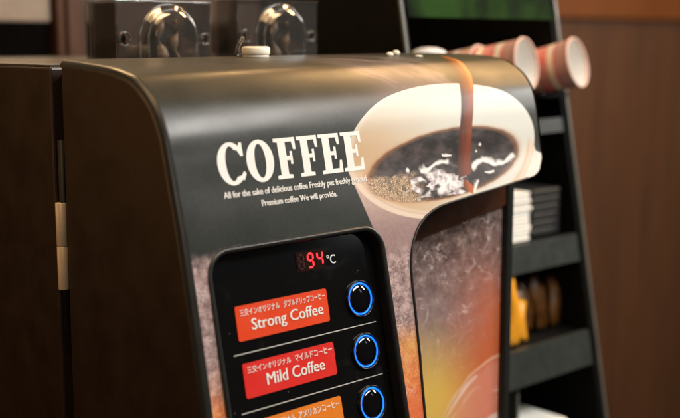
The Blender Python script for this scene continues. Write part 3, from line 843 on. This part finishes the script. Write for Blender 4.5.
# ------------------------------------------------------------------ paper cups lying in the rack
def cup_mat(name, base, dark, stripes):
    mt, t, b = new_mat(name)
    x, y, z = sep(coords(t)); p = coords(t)
    c = mx(sst(noise(p, 60.0, 3.0), 0.4, 0.65), lin(base), lin(dark))
    for z0, w in stripes:
        c = mx(sst(mth(t, 'ABSOLUTE', z - z0), w, w * .8), c, lin((246, 236, 214)))
    c = mx(sst(z, .083, .085), c, lin((196, 152, 142)))
    put(t, b.inputs['Base Color'], c); b.inputs['Roughness'].default_value = 0.5
    return mt
M_cupred = cup_mat('striped_red_paper', (228, 124, 120), (216, 158, 150), ((.022, .0042), (.050, .0046), (.076, .0046)))
M_cupwhite = plain('white_paper', (250, 249, 246), 0.55, var=0.03)
M_cuprim = plain('cup_rim_paper', (226, 190, 176), 0.5, var=0.03)
H, R1, R0 = .100, .0305, .0262
CYAW = math.radians(13)
def cup(loc, roll, label, mat, first=None, tilt=0.0):
    root = thing('paper_cup', label, 'cup', loc, 'paper cups lying in the rack')
    root.rotation_euler = (math.pi / 2 - TA - tilt, 0, CYAW + roll)
    if first is None:
        lathe('cup_wall', [(R0 - .0004, 0.0), (R0, .0008), (R1, H)], mat, root, 40, closed=True)
        lathe('cup_bottom', [(.0001, .004), (R0 - .0008, .004), (R0 - .0008, .0052), (.0001, .0052)], M_cupwhite, root, 32)
        lathe('cup_lining', [(R0 - .0010, .006), (R1 - .0008, H)], M_cupwhite, root, 40, closed=True)
        lathe('rim', [(R1 - .0012, H - .0012), (R1 + .0008, H - .0016), (R1 + .0018, H), (R1 + .0012, H + .0016), (R1 - .0004, H + .0018), (R1 - .0014, H + .0006), (R1 - .0012, H - .0012)], M_cuprim, root, 40, closed=True)
    else:
        for ch in first.children:
            c = ch.copy(); col.objects.link(c); c.parent = root
            if mat is not M_cupred and ch.name.startswith('cup_wall'):
                c.data = ch.data.copy(); c.data.materials[0] = mat
    return root
# each cup's axis points out of the rack and slightly upward
def at_mouth(m_, back, tilt=0.0):
    a = TA + tilt
    ax = Vector((math.sin(CYAW) * math.cos(a), -math.cos(CYAW) * math.cos(a), math.sin(a)))
    return tuple(Vector(m_) - ax * (H + back))
m1, m2 = (.622, .180, .712), (.725, .180, .712)
T2 = math.radians(4)
c0 = cup(at_mouth(m1, 0), 0, 'red striped paper cup nearest the coffee machine, mouth facing out', M_cupred)
cup(at_mouth(m1, .060), 0, 'red striped paper cup nested behind the cup nearest the coffee machine', M_cupred, c0)
cup(at_mouth(m2, 0, T2), 0, 'red striped paper cup nearest the brown wood wall, mouth facing out', M_cupred, c0, T2)
cup(at_mouth(m2, .060, T2), 0, 'red striped paper cup nested behind the cup nearest the wood wall', M_cupred, c0, T2)
jar = thing('white_jar', 'white domed jar standing beside the paper cups in the rack', 'jar', (.548, .268, .6382))
lathe('jar_body', [(.0001, 0), (.021, 0), (.022, .002), (.022, .066), (.0205, .070), (.0001, .070)], M_cupwhite, jar, 32)
lathe('jar_lid', [(.0235, .0702), (.0238, .078), (.0222, .085), (.0180, .0895), (.0090, .0925), (.0001, .0932)], M_cupwhite, jar, 32)

# ------------------------------------------------------------------ things on the rack's shelves
M_napkin = plain('white_napkins', (244, 242, 234), 0.7, var=0.03)
ns = thing('napkin_stack', 'white block of folded napkins on the upper rack shelf', 'napkins', (.640, RY(.49) + .03, .4902))
zz = 0.0
for k in range(13):
    w_ = .028 + random.uniform(-.0015, .0015) + (.003 if k in (3, 8) else 0)
    box('napkin', (-w_, -.02 + random.uniform(-.001, .001), zz), (w_, .055, zz + .0046), M_napkin, ns, bev=.0012, seg=1); zz += .0048
M_greybox = plain('dark_grey_packs', (34, 34, 33), 0.6, var=0.15)
gb = thing('grey_packet_stack', 'dark grey packets stacked next to the white napkins', 'packets', (.715, RY(.49) + .04, .4902))
zz = 0.0
for k in range(6):
    box('packet', (-.030 + random.uniform(-.002, .002), -.02, zz), (.030, .05, zz + .0098), M_greybox, gb, bev=.002, seg=1); zz += .0101
M_yel = plain('yellow_film', (240, 164, 40), 0.35, var=0.12, vscale=60)
M_gold = plain('gold_brown_film', (86, 52, 14), 0.4, var=0.35, vscale=70)
def sachet(x, y, z, w, h, lean, mat, label, grp, twist=0.0):
    bm = bmesh.new(); nx, nz_ = 8, 14; grid = []
    rnd = random.Random(int(x * 9000 + z * 700))
    for sgn in (1, -1):
        g = []
        for j in range(nz_ + 1):
            row = []
            for i in range(nx + 1):
                u_, v_ = i / nx, j / nz_
                puff = .007 * (math.sin(math.pi * u_) ** .7) * (math.sin(math.pi * v_) ** .6) + .0005
                row.append(bm.verts.new(((u_ - .5) * w * (1 + .12 * math.sin(v_ * 7 + x * 40)) + .004 * math.sin(v_ * 5 + x * 90), -sgn * puff + rnd.uniform(-.0007, .0007), v_ * h)))
            g.append(row)
        grid.append(g)
    for s_, g in enumerate(grid):
        for j in range(nz_):
            for i in range(nx):
                q = (g[j][i], g[j][i + 1], g[j + 1][i + 1], g[j + 1][i])
                bm.faces.new(q if s_ == 0 else q[::-1])
    A, B = grid
    per = [(0, i) for i in range(nx)] + [(j, nx) for j in range(nz_)] + [(nz_, nx - i) for i in range(nx)] + [(nz_ - j, 0) for j in range(nz_)]
    for k in range(len(per)):
        (j0, i0), (j1, i1) = per[k], per[(k + 1) % len(per)]
        bm.faces.new((A[j1][i1], A[j0][i0], B[j0][i0], B[j1][i1]))
    bmesh.ops.recalc_face_normals(bm, faces=bm.faces[:])
    o = from_bm('sachet', bm, mat, None, True); o.location = (x, y, z); o.rotation_euler = (lean, twist, 0.1)
    return tag(o, label, 'sachet', grp)
ys = RY(.365)
sachet(.622, ys + .018, .3652, .026, .088, -.10, M_yel, 'bright yellow upright sachet on the lower rack shelf', 'sachets on the rack')
sachet(.650, ys + .030, .3652, .024, .052, -.25, M_yel, 'short yellow sachet leaning beside the taller yellow one', 'sachets on the rack', .35)
for k in range(5):
    sachet(.675 + k * .018, ys + .045 + .006 * (k % 2), .3652, .024, .060 + .006 * (k % 3), -.2, M_gold, 'dark gold sachet in the row next to the yellow sachets', 'dark gold sachets', .06 * (k % 3 - 1))
cn = thing('stirrer_pot', 'small pale pot holding a yellow stirrer on the lower shelf front', 'pot', (.600, ys + .020, .3652))
lathe('pot', [(.0001, 0), (.010, 0), (.0115, .012), (.0105, .012), (.009, .002), (.0001, .002)], M_fascia, cn, 20)
lathe('stirrer', [(.0001, .002), (.002, .002), (.0032, .016), (.0024, .026), (.0001, .034)], M_yel, cn, 12)
wb = box('white_tray', (.632, RY(.2) + .02, .2003), (.700, RY(.2) + .12, .262), M_napkin, None, bev=.004)
tag(wb, 'white plastic tray low in the rack under the sachets', 'tray')

# ------------------------------------------------------------------ background behind
M_org_band = wood('orange_wood_band', (104, 56, 15), (120, 68, 20), 0.5)
ww = structure(box('wood_wall', (1.25, 1.0, -0.86), (4.2, 1.06, 0.7940), M_wall))
wb2 = structure(box('wood_wall_band', (1.25, 0.985, 0.7945), (4.2, 1.06, 2.4), M_org_band))
M_slat = wood('brown_slat', (54, 33, 20), (88, 55, 33), 0.4)
cb = thing('brown_cupboard', 'brown wooden cupboard standing behind the clear hoppers', 'cupboard', (0, 0, 0))
for k in range(5):
    x0 = .418 + k * .075
    box('door_slat', (x0, .90, -.86), (x0 + .0735, .935, 1.25), M_slat, cb, bev=.002)
box('carcass', (.416, .9352, -.86), (.795, 1.25, 1.25), M_black, cb)
box('post', (.393, .885, -.86), (.405, .935, 1.25), M_slat, cb, bev=.003)
gc = thing('glass_fridge', 'black glass display fridge with pale upper panel left of the brown cupboard', 'fridge', (0, 0, 0))
M_glass = plain('black_glass', (12, 10, 9), 0.12, var=0.1)
M_pale = plain('pale_panel', (150, 134, 118), 0.5, var=0.08)
box('glass_front', (-.25, .90, -.86), (.388, .93, .765), M_glass, gc, bev=.003)
box('upper_panel', (-.25, .895, .7655), (.388, .93, 1.2), M_pale, gc, bev=.004)
box('carcass', (-.25, .9305, -.86), (.388, 1.3, 1.2), M_black, gc)
